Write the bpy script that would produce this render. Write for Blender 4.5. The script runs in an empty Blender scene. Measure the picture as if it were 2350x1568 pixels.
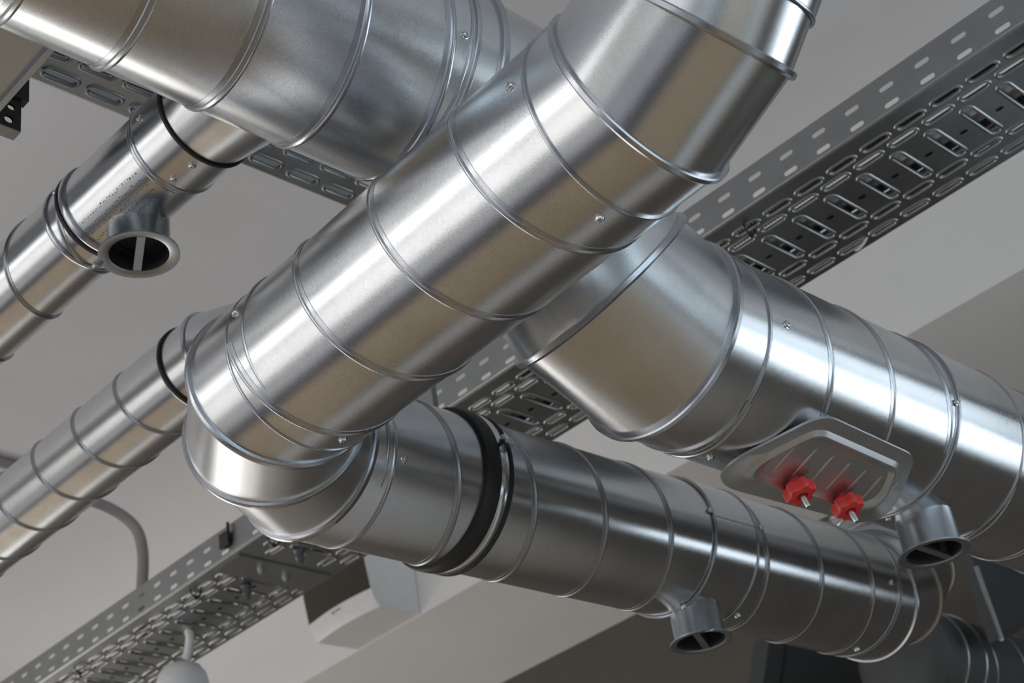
import bpy, math, random
from mathutils import Vector, Matrix
from mathutils.geometry import delaunay_2d_cdt
random.seed(7)
PI = math.pi
EYE = 1.55                      # eye height of the camera above the floor; all heights below are floor + eye + measured
SC = bpy.context.scene
COL = SC.collection

# ------------------------------------------------------------------ camera
cam_data = bpy.data.cameras.new('camera')
cam = bpy.data.objects.new('camera', cam_data)
COL.objects.link(cam)
_right = Vector((0.7263047, -0.6725242, -0.1421009)); _down = Vector((0.2667278, 0.4662784, -0.8434695)); _fwd = Vector((0.6335122, 0.5747136, 0.5180411))
cam.matrix_world = Matrix(((_right.x, -_down.x, -_fwd.x, 0), (_right.y, -_down.y, -_fwd.y, 0),
                           (_right.z, -_down.z, -_fwd.z, EYE), (0, 0, 0, 1)))
cam_data.sensor_width = 36.0
cam_data.lens = 3659.14 / 2350 * 36
cam_data.clip_start = 0.02
cam_data.dof.use_dof = True
cam_data.dof.focus_distance = 2.0
cam_data.dof.aperture_fstop = 9.0
SC.camera = cam

# ------------------------------------------------------------------ world, daylight through the windows, exposure
world = bpy.data.worlds.new('sky'); SC.world = world
world.use_nodes = True
world.node_tree.nodes['Background'].inputs[0].default_value = (0.75, 0.85, 1.0, 1)
world.node_tree.nodes['Background'].inputs[1].default_value = 0.5
SC.view_settings.view_transform = 'Standard'
SC.view_settings.look = 'None'
SC.view_settings.gamma = 1.0
SC.view_settings.use_curve_mapping = False
SC.view_settings.exposure = -1.28

XL, XB, XR = -3.2, 3.678, 4.46         # left wall, beam face, right wall
YB, YF = -4.5, 8.2                     # back and front walls
ZC, ZS = EYE + 2.966, EYE + 2.2        # ceiling, beam soffit

def daylight(name, loc, direction, sx, sy, watts, colour):
    l = bpy.data.lights.new(name, 'AREA'); l.shape = 'RECTANGLE'; l.size = sx; l.size_y = sy
    l.energy = watts; l.color = colour
    o = bpy.data.objects.new(name, l); COL.objects.link(o); o.location = loc
    o.rotation_euler = Vector(direction).to_track_quat('-Z', 'Y').to_euler()
    return o
# (wall, from, to, sill, head, radiance, colour); heights above the floor
WINDOWS = [
    ('left', 1.8, 7.6, 2.60, 3.75, 6.2, (1.0, 0.985, 0.96)),
    ('left', 1.8, 7.6, 0.10, 2.40, 3.4, (1.0, 0.96, 0.90)),
    ('left', -3.8, 0.6, 0.60, 3.60, 2.2, (1.0, 0.98, 0.96)),
    ('right', -2.6, -0.2, 1.75, 2.75, 9.0, (0.80, 0.92, 1.0)),
    ('right', -2.6, -0.2, 2.80, 3.60, 4.0, (0.80, 0.92, 1.0)),
    ('front', 0.2, 4.2, 0.2, 2.2, 7.5, (1.0, 0.96, 0.90)),
    ('back', -2.6, 3.6, 0.6, 3.8, 3.6, (0.72, 0.89, 1.0)),
]
for wall, a, b, z0, z1, rad, colr in WINDOWS:
    w, h = b - a, z1 - z0; m, zm = (a + b) / 2, (z0 + z1) / 2
    loc, dr = {'left': ((XL - .06, m, zm), (1, 0, 0)), 'right': ((XR + .06, m, zm), (-1, 0, 0)),
               'front': ((m, YF + .06, zm), (0, -1, 0)), 'back': ((m, YB - .06, zm), (0, 1, 0))}[wall]
    daylight('daylight_' + wall, loc, dr, w, h, rad * w * h * PI, colr)

# ------------------------------------------------------------------ materials
def node_mat(name):
    m = bpy.data.materials.new(name); m.use_nodes = True
    nt = m.node_tree; return m, nt, nt.nodes['Principled BSDF']
def N(nt, typ, **kw):
    n = nt.nodes.new(typ)
    for k, v in kw.items(): setattr(n, k, v)
    return n
def ramp(nt, src, p0, c0, p1, c1):
    r = N(nt, 'ShaderNodeValToRGB'); r.color_ramp.elements[0].position = p0; r.color_ramp.elements[1].position = p1
    r.color_ramp.elements[0].color = (c0, c0, c0, 1) if not isinstance(c0, tuple) else c0
    r.color_ramp.elements[1].color = (c1, c1, c1, 1) if not isinstance(c1, tuple) else c1
    nt.links.new(src, r.inputs[0]); return r.outputs[0]
def mul(nt, a, b, f=1.0):
    m = N(nt, 'ShaderNodeMix', data_type='RGBA', blend_type='MULTIPLY'); m.inputs[0].default_value = f
    nt.links.new(a, m.inputs[6]) if not isinstance(a, tuple) else setattr(m.inputs[6], 'default_value', a)
    nt.links.new(b, m.inputs[7]); return m.outputs[2]
def galv(name, base, rough, aniso=0.65, speck=0.5, spangle=0.12, streak=0.25, bump=0.006, grain=0.00008):
    """galvanised sheet: spangle, dark specks, rolling streaks around the duct (UV u runs around, v along, in metres)"""
    m, nt, p = node_mat(name)
    tc = N(nt, 'ShaderNodeTexCoord'); uv = tc.outputs['UV']
    vor = N(nt, 'ShaderNodeTexVoronoi'); vor.inputs['Scale'].default_value = 420
    nt.links.new(uv, vor.inputs['Vector'])
    sp = ramp(nt, vor.outputs['Color'], 0.0, 1 - spangle, 1.0, 1.0)
    mp = N(nt, 'ShaderNodeMapping'); mp.inputs['Scale'].default_value = (2.2, 60, 1); nt.links.new(uv, mp.inputs[0])
    st = N(nt, 'ShaderNodeTexNoise'); st.inputs['Scale'].default_value = 2.0; st.inputs['Detail'].default_value = 4
    nt.links.new(mp.outputs[0], st.inputs['Vector'])
    big = N(nt, 'ShaderNodeTexNoise'); big.inputs['Scale'].default_value = 9; big.inputs['Detail'].default_value = 5
    nt.links.new(uv, big.inputs['Vector'])
    spk = N(nt, 'ShaderNodeTexNoise'); spk.inputs['Scale'].default_value = 620; spk.inputs['Detail'].default_value = 2
    nt.links.new(uv, spk.inputs['Vector'])
    spk_mask = N(nt, 'ShaderNodeTexNoise'); spk_mask.inputs['Scale'].default_value = 30
    nt.links.new(uv, spk_mask.inputs['Vector'])
    ad = N(nt, 'ShaderNodeMath', operation='ADD'); nt.links.new(spk.outputs[0], ad.inputs[0])
    ml = N(nt, 'ShaderNodeMath', operation='MULTIPLY'); nt.links.new(spk_mask.outputs[0], ml.inputs[0]); ml.inputs[1].default_value = 0.12
    nt.links.new(ml.outputs[0], ad.inputs[1])
    dark = ramp(nt, ad.outputs[0], 0.69, 1.0, 0.77, 1 - speck)
    c = mul(nt, (*base, 1), sp)
    c = mul(nt, c, dark)
    c = mul(nt, c, ramp(nt, big.outputs[0], 0.3, 0.88, 0.7, 1.0))
    nt.links.new(c, p.inputs['Base Color'])
    p.inputs['Metallic'].default_value = 1.0
    rr = N(nt, 'ShaderNodeMapRange'); rr.inputs[3].default_value = rough - 0.03; rr.inputs[4].default_value = rough + 0.05
    mx = N(nt, 'ShaderNodeMath', operation='MULTIPLY_ADD')
    nt.links.new(big.outputs[0], mx.inputs[0]); mx.inputs[1].default_value = 1 - streak
    ms = N(nt, 'ShaderNodeMath', operation='MULTIPLY'); nt.links.new(st.outputs[0], ms.inputs[0]); ms.inputs[1].default_value = streak
    nt.links.new(ms.outputs[0], mx.inputs[2])
    nt.links.new(mx.outputs[0], rr.inputs[0]); nt.links.new(rr.outputs[0], p.inputs['Roughness'])
    p.inputs['Anisotropic'].default_value = aniso
    p.inputs['Anisotropic Rotation'].default_value = 0.25
    tg = N(nt, 'ShaderNodeTangent', direction_type='UV_MAP'); nt.links.new(tg.outputs[0], p.inputs['Tangent'])
    bp = N(nt, 'ShaderNodeBump'); bp.inputs['Strength'].default_value = bump; bp.inputs['Distance'].default_value = 0.01
    nt.links.new(big.outputs[0], bp.inputs['Height'])
    b2 = N(nt, 'ShaderNodeBump'); b2.inputs['Strength'].default_value = 1.0; b2.inputs['Distance'].default_value = grain
    gr = N(nt, 'ShaderNodeTexNoise'); gr.inputs['Scale'].default_value = 1100; nt.links.new(uv, gr.inputs['Vector'])
    nt.links.new(gr.outputs[0], b2.inputs['Height']); nt.links.new(bp.outputs[0], b2.inputs['Normal'])
    nt.links.new(b2.outputs[0], p.inputs['Normal'])
    return m
def plain(name, col, rough=0.5, metal=0.0, noise=0.06, scale=40, bump=0.0, spec=0.5):
    m, nt, p = node_mat(name)
    tc = N(nt, 'ShaderNodeTexCoord'); nz = N(nt, 'ShaderNodeTexNoise'); nz.inputs['Scale'].default_value = scale
    nz.inputs['Detail'].default_value = 5; nt.links.new(tc.outputs['Object'], nz.inputs['Vector'])
    c = mul(nt, (*col, 1), ramp(nt, nz.outputs[0], 0.3, 1 - noise, 0.7, 1.0))
    nt.links.new(c, p.inputs['Base Color'])
    p.inputs['Roughness'].default_value = rough; p.inputs['Metallic'].default_value = metal
    p.inputs['Specular IOR Level'].default_value = spec
    if bump:
        b = N(nt, 'ShaderNodeBump'); b.inputs['Strength'].default_value = bump; b.inputs['Distance'].default_value = .01
        nt.links.new(nz.outputs[0], b.inputs['Height']); nt.links.new(b.outputs[0], p.inputs['Normal'])
    return m
M_DUCT = galv('galvanised_duct', (0.71, 0.73, 0.75), 0.195)
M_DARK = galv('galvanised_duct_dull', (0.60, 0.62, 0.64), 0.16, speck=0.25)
M_ELB = galv('galvanised_elbow', (0.70, 0.715, 0.735), 0.21, speck=0.3, spangle=0.05, streak=0.15)
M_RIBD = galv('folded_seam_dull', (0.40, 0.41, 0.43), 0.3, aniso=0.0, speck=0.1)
M_RIB = galv('folded_seam', (0.54, 0.56, 0.60), 0.22, aniso=0.0, speck=0.1)
M_SPIG = galv('spigot_steel', (0.42, 0.45, 0.48), 0.32, aniso=0.2, speck=0.05)
M_HATCH = galv('hatch_steel', (0.58, 0.59, 0.60), 0.36, aniso=0.0, speck=0.05, spangle=0.03, bump=0.0)
M_SPIGIN = plain('spigot_inside', (0.06, 0.065, 0.07), 0.5, 0.6)
M_TRAY = galv('tray_steel', (0.36, 0.375, 0.38), 0.36, aniso=0.0, speck=0.05, spangle=0.06)
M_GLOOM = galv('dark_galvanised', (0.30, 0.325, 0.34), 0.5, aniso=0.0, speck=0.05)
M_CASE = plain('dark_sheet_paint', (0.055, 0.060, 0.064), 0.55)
M_SCREW = plain('zinc_screw', (0.65, 0.67, 0.7), 0.2, 1.0)
M_BOLT = plain('dull_bolt', (0.22, 0.23, 0.25), 0.4, 0.9)
M_BLACK = plain('black_rubber', (0.012, 0.012, 0.013), 0.55)
M_IRON = plain('black_painted_steel', (0.03, 0.032, 0.035), 0.45)
M_INK = plain('faded_ink', (0.16, 0.16, 0.17), 0.6, 0.3)
M_RED = plain('red_plastic', (0.62, 0.035, 0.03), 0.42)
M_REDCABLE = plain('dark_red_sheath', (0.14, 0.008, 0.01), 0.5)
M_WHITE = plain('white_plastic', (0.78, 0.78, 0.80), 0.4)
M_LGREY = plain('light_grey_plastic', (0.78, 0.79, 0.79), 0.5)
M_CONDUIT = plain('grey_conduit', (0.28, 0.26, 0.26), 0.55)
M_PANEL = plain('dark_brown_panel', (0.07, 0.060, 0.048), 0.7, spec=0.15)
M_PAINT = plain('ceiling_paint', (0.70, 0.70, 0.725), 0.9, noise=0.04, scale=3)
M_BEAM = plain('beam_paint', (0.80, 0.80, 0.80), 0.9, noise=0.04, scale=3)
M_WALL = plain('wall_paint', (0.75, 0.73, 0.70), 0.9, noise=0.05, scale=3)
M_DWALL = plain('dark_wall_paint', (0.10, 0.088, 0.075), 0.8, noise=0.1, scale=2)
M_FRAME = plain('window_frame_paint', (0.25, 0.25, 0.26), 0.5)
def wood_floor():
    """oak boards, plus added pale and dark bands for the ducts to reflect"""
    m, nt, p = node_mat('zoned_floor')
    tc = N(nt, 'ShaderNodeTexCoord'); br = N(nt, 'ShaderNodeTexBrick')
    br.inputs['Scale'].default_value = 1.0; br.inputs['Brick Width'].default_value = 1.6; br.inputs['Row Height'].default_value = 0.16
    br.inputs['Mortar Size'].default_value = 0.003
    br.inputs['Color1'].default_value = (0.56, 0.43, 0.28, 1); br.inputs['Color2'].default_value = (0.49, 0.37, 0.24, 1)
    br.inputs['Mortar'].default_value = (0.10, 0.07, 0.04, 1)
    nt.links.new(tc.outputs['Object'], br.inputs['Vector'])
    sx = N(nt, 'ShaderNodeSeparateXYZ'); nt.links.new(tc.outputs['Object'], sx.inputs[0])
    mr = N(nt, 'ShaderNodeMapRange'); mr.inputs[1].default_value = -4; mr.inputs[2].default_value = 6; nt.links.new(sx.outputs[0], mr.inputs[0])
    def reflect_zone(colour_in, x0, x1, col):
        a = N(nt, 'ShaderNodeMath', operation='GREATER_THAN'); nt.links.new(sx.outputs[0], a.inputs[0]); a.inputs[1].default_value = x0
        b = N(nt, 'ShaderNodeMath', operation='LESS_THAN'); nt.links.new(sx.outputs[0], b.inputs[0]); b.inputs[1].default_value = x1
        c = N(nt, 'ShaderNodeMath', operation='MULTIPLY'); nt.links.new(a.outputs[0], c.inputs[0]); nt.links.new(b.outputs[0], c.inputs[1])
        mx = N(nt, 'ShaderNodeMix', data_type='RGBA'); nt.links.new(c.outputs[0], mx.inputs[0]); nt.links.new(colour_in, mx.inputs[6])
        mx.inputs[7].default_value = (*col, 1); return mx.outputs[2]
    c = reflect_zone(br.outputs[0], -9, -1.1, (0.62, 0.62, 0.64))  # bands added out of view to set light and dark reflections in the ducts
    c = reflect_zone(c, -1.1, -0.1, (0.10, 0.092, 0.115))
    c = reflect_zone(c, 2.40, 2.62, (0.10, 0.09, 0.08))
    c = reflect_zone(c, 2.62, 3.70, (0.90, 0.87, 0.85))
    c = reflect_zone(c, 3.70, 9, (0.62, 0.54, 0.44))  # added pale band, bounces light onto the soffit and lower duct
    nt.links.new(c, p.inputs['Base Color']); p.inputs['Roughness'].default_value = 0.55
    return m
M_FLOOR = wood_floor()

# ------------------------------------------------------------------ mesh helpers
class MB:
    """collects vertices and faces (world coordinates) for ONE mesh object"""
    def __init__(s): s.v = []; s.f = []; s.uv = {}
    def add(s, verts, faces, uvs=None):
        o = len(s.v); s.v += [Vector(p) for p in verts]
        for k, fc in enumerate(faces):
            if uvs: s.uv[len(s.f)] = uvs[k]
            s.f.append([i + o for i in fc])
        return s
    def box(s, p0, p1):
        x0, y0, z0 = p0; x1, y1, z1 = p1
        return s.add([(x0, y0, z0), (x1, y0, z0), (x1, y1, z0), (x0, y1, z0), (x0, y0, z1), (x1, y0, z1), (x1, y1, z1), (x0, y1, z1)],
              [(0, 3, 2, 1), (4, 5, 6, 7), (0, 1, 5, 4), (1, 2, 6, 5), (2, 3, 7, 6), (3, 0, 4, 7)])
    def frame_box(s, c, ax, ay, az, hx, hy, hz):
        c = Vector(c); V = []
        for sz in (-1, 1):
            for sx, sy in ((-1, -1), (1, -1), (1, 1), (-1, 1)): V.append(c + ax * sx * hx + ay * sy * hy + az * sz * hz)
        return s.add(V, [(0, 3, 2, 1), (4, 5, 6, 7), (0, 1, 5, 4), (1, 2, 6, 5), (2, 3, 7, 6), (3, 0, 4, 7)])
    def build(s, name, mat, parent=None, smooth=True, loc=None, angle=35):
        """link as one object; its origin is the parent's place (or loc)"""
        base = Vector(loc) if loc is not None else (world_loc(parent) if parent else Vector((0, 0, 0)))
        me = bpy.data.meshes.new(name)
        me.from_pydata([p - base for p in s.v], [], s.f)
        if smooth:
            for p in me.polygons: p.use_smooth = True
            if angle: me.set_sharp_from_angle(angle=math.radians(angle))
        lay = me.uv_layers.new(name='UVMap')
        for p in me.polygons:
            u = s.uv.get(p.index)
            n = p.normal
            for k, li in enumerate(p.loop_indices):
                if u: lay.data[li].uv = u[k]
                else:
                    q = me.vertices[me.loops[li].vertex_index].co
                    a = max(range(3), key=lambda i: abs(n[i]))
                    lay.data[li].uv = ((q.y, q.z), (q.x, q.z), (q.x, q.y))[a]
        me.materials.append(mat)
        o = bpy.data.objects.new(name, me); COL.objects.link(o)
        if parent: o.parent = parent
        else: o.location = base
        return o
WLOC = {}
def world_loc(o):
    if o is None: return Vector((0, 0, 0))
    return world_loc(o.parent) + Vector(o.location)
def tag(o, label, cat, group=None, kind=None):
    if label: o['label'] = label
    if cat: o['category'] = cat
    if group: o['group'] = group
    if kind: o['kind'] = kind
    return o
def thing(name, label, cat, loc, group=None):
    o = bpy.data.objects.new(name, None); COL.objects.link(o); o.empty_display_size = 0.05; o.location = loc
    return tag(o, label, cat, group)
def structure(name, mb, mat, parent=None, smooth=False):
    o = mb.build(name, mat, parent, smooth)
    if parent is None: o['kind'] = 'structure'
    return o
def perp(d):
    """two axes across d: u roughly horizontal, w completing u x w = d"""
    d = Vector(d).normalized()
    h = Vector((0, 0, 1)) if abs(d.z) < 0.9 else Vector((1, 0, 0))
    u = h.cross(d).normalized(); w = d.cross(u).normalized()
    return u, w
def hit(c, d, q, pl, n):                       # point q moved along d onto the plane (pl, n)
    return q + d * ((pl - q).dot(n) / d.dot(n))
def tube(mb, c, d, r, p0, n0, p1, n1, seg=96):
    """cylinder wall about axis (c, d) between two planes, with metric UVs"""
    c, d, p0, n0, p1, n1 = [Vector(x) for x in (c, d, p0, n0, p1, n1)]; d = d.normalized()
    u, w = perp(d); V = []
    for k in range(seg):
        a = 2 * PI * k / seg; e = c + (u * math.cos(a) + w * math.sin(a)) * r
        V += [hit(c, d, e, p0, n0), hit(c, d, e, p1, n1)]
    F, U = [], []
    for k in range(seg):
        j = (k + 1) % seg; F.append((2 * k, 2 * j, 2 * j + 1, 2 * k + 1))
        a0, a1 = 2 * PI * r * k / seg, 2 * PI * r * (k + 1) / seg
        U.append([(a0, (V[2 * k] - c).dot(d)), (a1, (V[2 * j] - c).dot(d)), (a1, (V[2 * j + 1] - c).dot(d)), (a0, (V[2 * k + 1] - c).dot(d))])
    return mb.add(V, F, U)
def straight(mb, a, b, r, seg=96, r2=None):
    a, b = Vector(a), Vector(b); d = (b - a).normalized()
    if r2 is None: return tube(mb, a, d, r, a, d, b, d, seg)
    u, w = perp(d); V = []
    for k in range(seg):
        t = 2 * PI * k / seg; e = u * math.cos(t) + w * math.sin(t); V += [a + e * r, b + e * r2]
    L = (b - a).length
    return mb.add(V, [(2 * k, 2 * ((k + 1) % seg), 2 * ((k + 1) % seg) + 1, 2 * k + 1) for k in range(seg)],
        [[(6.28 * r * k / seg, 0), (6.28 * r * (k + 1) / seg, 0), (6.28 * r * (k + 1) / seg, L), (6.28 * r * k / seg, L)] for k in range(seg)])
def sweep(mb, pts, frames, profile, closed=True):
    """profile points (along-axis, radial) swept through pts with frames (axis dir, radial dir)"""
    n, m = len(pts), len(profile); V = []
    for p, (ax, ra) in zip(pts, frames):
        V += [p + ax * x + ra * y for x, y in profile]
    F = []
    for k in range(n if closed else n - 1):
        j = (k + 1) % n
        for i in range(m - 1): F.append((k * m + i, j * m + i, j * m + i + 1, k * m + i + 1))
    return mb.add(V, F)
def ring(mb, c, axis, normal, r, w, h, seg=96, profile=None):
    """raised band around a duct where the plane (c, normal) cuts it"""
    c, axis, normal = Vector(c), Vector(axis).normalized(), Vector(normal).normalized()
    u, v = perp(axis); P, Fm = [], []
    for k in range(seg):
        a = 2 * PI * k / seg; e = u * math.cos(a) + v * math.sin(a)
        P.append(hit(c, axis, c + e * r, c, normal)); Fm.append((normal, e))
    prof = profile or [(-w / 2, -.002), (-w / 2, h * .7), (-w * .3, h), (w * .3, h), (w / 2, h * .7), (w / 2, -.002)]
    return sweep(mb, P, Fm, prof)
def phi_dir(d, phi):
    """unit vector across a horizontal duct at angle phi measured from its sideways axis up to +Z"""
    d = Vector(d).normalized()
    s = Vector((1, 0, 0)) if abs(d.x) < 0.5 else Vector((0, 1, 0))
    s = (s - d * s.dot(d)).normalized(); up = Vector((0, 0, 1)); up = (up - d * up.dot(d) - s * up.dot(s)).normalized()
    return s * math.cos(math.radians(phi)) + up * math.sin(math.radians(phi))
def helix(mb, c, d, r, s0, s1, at, phi_at, pitch, seg=72, w=.010, bead=.0026, kw=1.35):
    """lock seam of a spiral duct: a bead winding round it; passes axis position `at` at angle phi_at; pitch may be negative"""
    c, d = Vector(c), Vector(d).normalized(); P, Fm = [], []
    t0, t1 = sorted(((s0 - at) / pitch, (s1 - at) / pitch)); n = int((t1 - t0) * seg) + 2
    for k in range(n):
        t = t0 + (t1 - t0) * k / (n - 1); e = phi_dir(d, phi_at + 360 * t)
        P.append(c + d * (at + pitch * t) + e * r); Fm.append((d, e))
    b = bead
    prof = [(-w, -.001), (-w, .0006), (-.003 * kw, .0009), (-.0024 * kw, b * .6), (-.0012 * kw, b), (.0006 * kw, b), (.0018 * kw, b * .6), (.0022 * kw, -.001)]
    return sweep(mb, P, Fm, prof, closed=False)
def lathe(mb, c, axis, prof, seg=24):
    """profile [(radius, height along axis)]"""
    c, axis = Vector(c), Vector(axis).normalized(); u, w = perp(axis); V = []
    for k in range(seg):
        a = 2 * PI * k / seg; e = u * math.cos(a) + w * math.sin(a); V += [c + e * rr + axis * h for rr, h in prof]
    m = len(prof)
    return mb.add(V, [(k * m + i, ((k + 1) % seg) * m + i, ((k + 1) % seg) * m + i + 1, k * m + i + 1) for k in range(seg) for i in range(m - 1)])
SCREW_PROF = [(.0001, -.002), (.0062, -.002), (.0062, .0008), (.0050, .0012), (.0047, .0030), (.0036, .0042), (.0019, .0044), (.0017, .0026), (.0001, .0026)]
def screw(parent, c, d, r, s, phi, k=1.0):
    e = phi_dir(d, phi); p = Vector(c) + Vector(d).normalized() * s + e * r
    return lathe(MB(), p, e, [(a * k, b * k) for a, b in SCREW_PROF], 20).build('screw', M_SCREW, parent)
def pipe(mb, pts, r, seg=12, caps=True):
    """round cable through points"""
    P = [Vector(p) for p in pts]; n = len(P); V = []; pu = None
    for k in range(n):
        d = (P[min(k + 1, n - 1)] - P[max(k - 1, 0)]).normalized()
        if pu is None: pu, _ = perp(d)
        u = (pu - d * pu.dot(d)).normalized(); w = d.cross(u); pu = u
        rr = r(k) if callable(r) else r
        V += [P[k] + (u * math.cos(2 * PI * i / seg) + w * math.sin(2 * PI * i / seg)) * rr for i in range(seg)]
    F = [(k * seg + i, k * seg + (i + 1) % seg, (k + 1) * seg + (i + 1) % seg, (k + 1) * seg + i) for k in range(n - 1) for i in range(seg)]
    if caps: F += [tuple(range(seg))[::-1], tuple((n - 1) * seg + i for i in range(seg))]
    return mb.add(V, F)
def smooth_path(pts, n=8):
    P = [Vector(p) for p in pts]; P = [P[0] * 2 - P[1]] + P + [P[-1] * 2 - P[-2]]; out = []
    for i in range(1, len(P) - 2):
        for k in range(n):
            t = k / n; a, b, c, d = P[i - 1:i + 3]
            out.append(.5 * ((2 * b) + (c - a) * t + (2 * a - 5 * b + 4 * c - d) * t * t + (3 * b - a - 3 * c + d) * t ** 3))
    out.append(P[-2]); return out
def Z(v): return EYE + v

# ------------------------------------------------------------------ the room
def slab_wall(name, fixed_axis, pos, thick, a0, a1, z0, z1, holes, mat):
    """wall with rectangular window openings"""
    mb = MB(); cuts = sorted({a0, a1, *[h[0] for h in holes], *[h[1] for h in holes]}); zs = sorted({z0, z1, *[h[2] for h in holes], *[h[3] for h in holes]})
    for i in range(len(cuts) - 1):
        for j in range(len(zs) - 1):
            ca, cz = (cuts[i] + cuts[i + 1]) / 2, (zs[j] + zs[j + 1]) / 2
            if any(h[0] < ca < h[1] and h[2] < cz < h[3] for h in holes): continue
            if fixed_axis == 'x': mb.box((min(pos, pos + thick), cuts[i], zs[j]), (max(pos, pos + thick), cuts[i + 1], zs[j + 1]))
            else: mb.box((cuts[i], min(pos, pos + thick), zs[j]), (cuts[i + 1], max(pos, pos + thick), zs[j + 1]))
    return structure(name, mb, mat)
holes = {w: [x[1:5] for x in WINDOWS if x[0] == w] for w in ('left', 'right', 'front', 'back')}
slab_wall('wall_left', 'x', XL, -.2, YB, YF, 0, ZC, holes['left'], M_WALL)
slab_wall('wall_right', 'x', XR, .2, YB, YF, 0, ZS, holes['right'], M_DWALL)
slab_wall('wall_front', 'y', YF, .2, XL - .2, XR + .2, 0, ZC, holes['front'], M_WALL)
slab_wall('wall_back', 'y', YB, -.2, XL - .2, XR + .2, 0, ZC, holes['back'], M_WALL)
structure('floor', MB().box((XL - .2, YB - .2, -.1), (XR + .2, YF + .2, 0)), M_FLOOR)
structure('ceiling', MB().box((XL - .2, YB - .2, ZC), (XR + .4, YF + .2, ZC + .15)), M_PAINT)
structure('trim_1', MB().box((XB, YB, ZS), (XR + .2, YF, ZC)), M_BEAM)      # the deep downstand beam along the right wall
for i, (wall, a, b, z0, z1, rad, colr) in enumerate(WINDOWS):
    mb = MB(); t = .05
    nb = max(2, round((b - a) / 1.3))
    bars = [(a + (b - a) * k / nb, 'v') for k in range(nb + 1)]
    def bar(lo, hi):
        (a_, z_), (b_, y_) = lo, hi
        if wall in ('left', 'right'):
            X = XL if wall == 'left' else XR; s = -.04 if wall == 'left' else .04
            mb.box((min(X, X + s), a_, z_), (max(X, X + s), b_, y_))
        else:
            Y = YF if wall == 'front' else YB; s = .04 if wall == 'front' else -.04
            mb.box((a_, min(Y, Y + s), z_), (b_, max(Y, Y + s), y_))
    for x, _ in bars: bar((max(a, x - t / 2), z0), (min(b, x + t / 2), z1))
    bar((a, z0), (b, z0 + t)); bar((a, z1 - t), (b, z1))
    structure('window_%d' % (i + 1), mb, M_FRAME)

# ------------------------------------------------------------------ ducts
def spiral_duct(label, c, d, r, s0, s1, at, phi, pitch, mat, screws=(), name='spiral_duct', w=.010, bead=.0026, edge=True, k=1.35, rib=None):
    rib = rib or (M_RIBD if mat is M_DARK else M_RIB)
    c, d = Vector(c), Vector(d).normalized()
    t = thing(name, label, 'duct', c + d * s0)
    straight(MB(), c + d * s0, c + d * s1, r).build('duct_wall', mat, t)
    if pitch: helix(MB(), c, d, r, s0 + .004, s1 - .004, at, phi, pitch, w=w, bead=bead, kw=k).build('lock_seam', rib, t)
    if edge:
        for s in (s0, s1):
            ring(MB(), c + d * s, d, d, r, .004, .0016).build('duct_rim', rib, t)
    for s, ph in screws: screw(t, c, d, r, s, ph)
    return t
def elbow(label, start, dirs, lens, r, mat, rib_r=.004, rib_w=.009, seg=96, end_collars=(True, True)):
    """segmented bend: start point, axis direction and length of every piece; a rib at each joint"""
    t = thing('duct_elbow', label, 'duct elbow', start)
    P = [Vector(start)]; D = [Vector(x).normalized() for x in dirs]
    for d, L in zip(D, lens): P.append(P[-1] + d * L)
    for i, d in enumerate(D):
        n0 = d if i == 0 else (d + D[i - 1]).normalized(); n1 = d if i == len(D) - 1 else (d + D[i + 1]).normalized()
        tube(MB(), P[i], d, r, P[i], n0, P[i + 1], n1, seg).build('bend_segment', mat, t)
        if i: ring(MB(), P[i], d, n0, r, rib_w, rib_r).build('joint_rib', M_RIB, t)
    if end_collars[0]: ring(MB(), P[0], D[0], D[0], r, .006, .002).build('collar_bead', M_RIB, t)
    if end_collars[1]: ring(MB(), P[-1], D[-1], D[-1], r, .006, .002).build('collar_bead', M_RIB, t)
    return t, P
def rot(d0, d1, deg):                    # direction deg of the way from d0 towards d1
    a = math.radians(deg); return Vector(d0) * math.cos(a) + Vector(d1) * math.sin(a)

# -- the central duct M and its two elbows, then the clamp duct D2 at the same height
cM = Vector((1.1369, 0, Z(1.133))); dM = Vector((.0279, .9996, 0)).normalized(); rM = .125
def axM(y): return cM + dM * (y / dM.y)
spiral_duct('widest-looking shiny spiral duct crossing the middle of the photo, nearest of all ducts', cM, dM, rM, .857, 1.452,
    1.122, 209, -.157, M_DUCT, [(.877, 173), (.879, 262), (1.437, 160), (1.418, 282)])
UP = Vector((0, 0, 1))
yj = .80
nd = -dM
t, P = elbow('segmented elbow bending the middle duct upwards at the top of the photo', axM(.90), [nd, rot(nd, UP, 24), rot(nd, UP, 46)],
    [.90 - yj, .097, .055], rM - .0015, M_ELB, rib_r=.006, end_collars=(False, True))
d60 = rot(nd, UP, 46)
spiral_duct('short duct length cut off by the top edge, above the upward elbow', P[-1] - d60 * .01, d60, rM + .001, 0, (ZC - P[-1].z) / d60.z - .18,
    .6, 0, .157, M_DUCT)
# lower elbow, horizontal
c2 = Vector((0, 1.694, Z(1.139))); d2 = Vector((1, -.0244, 0)).normalized(); r2 = .125
def ax2(x): return c2 + d2 * (x / d2.x)
corner = Vector((1.183, 1.6655, Z(1.135))); Rb = .213
L15 = Rb * math.tan(PI / 12)
h0 = dM; h1 = d2
t, P = elbow('segmented right-angle elbow at lower left where the middle duct turns back to the right', corner - dM * (Rb + .04),
    [h0, rot(h0, h1, 30), rot(h0, h1, 60), h1], [.04 + L15, 2 * L15, 2 * L15, L15 + .012], rM - .001, M_ELB, rib_r=.0055, rib_w=.011, end_collars=(True, True))
X0 = P[-1].x
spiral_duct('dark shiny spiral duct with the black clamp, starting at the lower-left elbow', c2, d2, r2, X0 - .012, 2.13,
    1.697, 210, .158, M_DARK, [(1.426, 200)])
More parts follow.
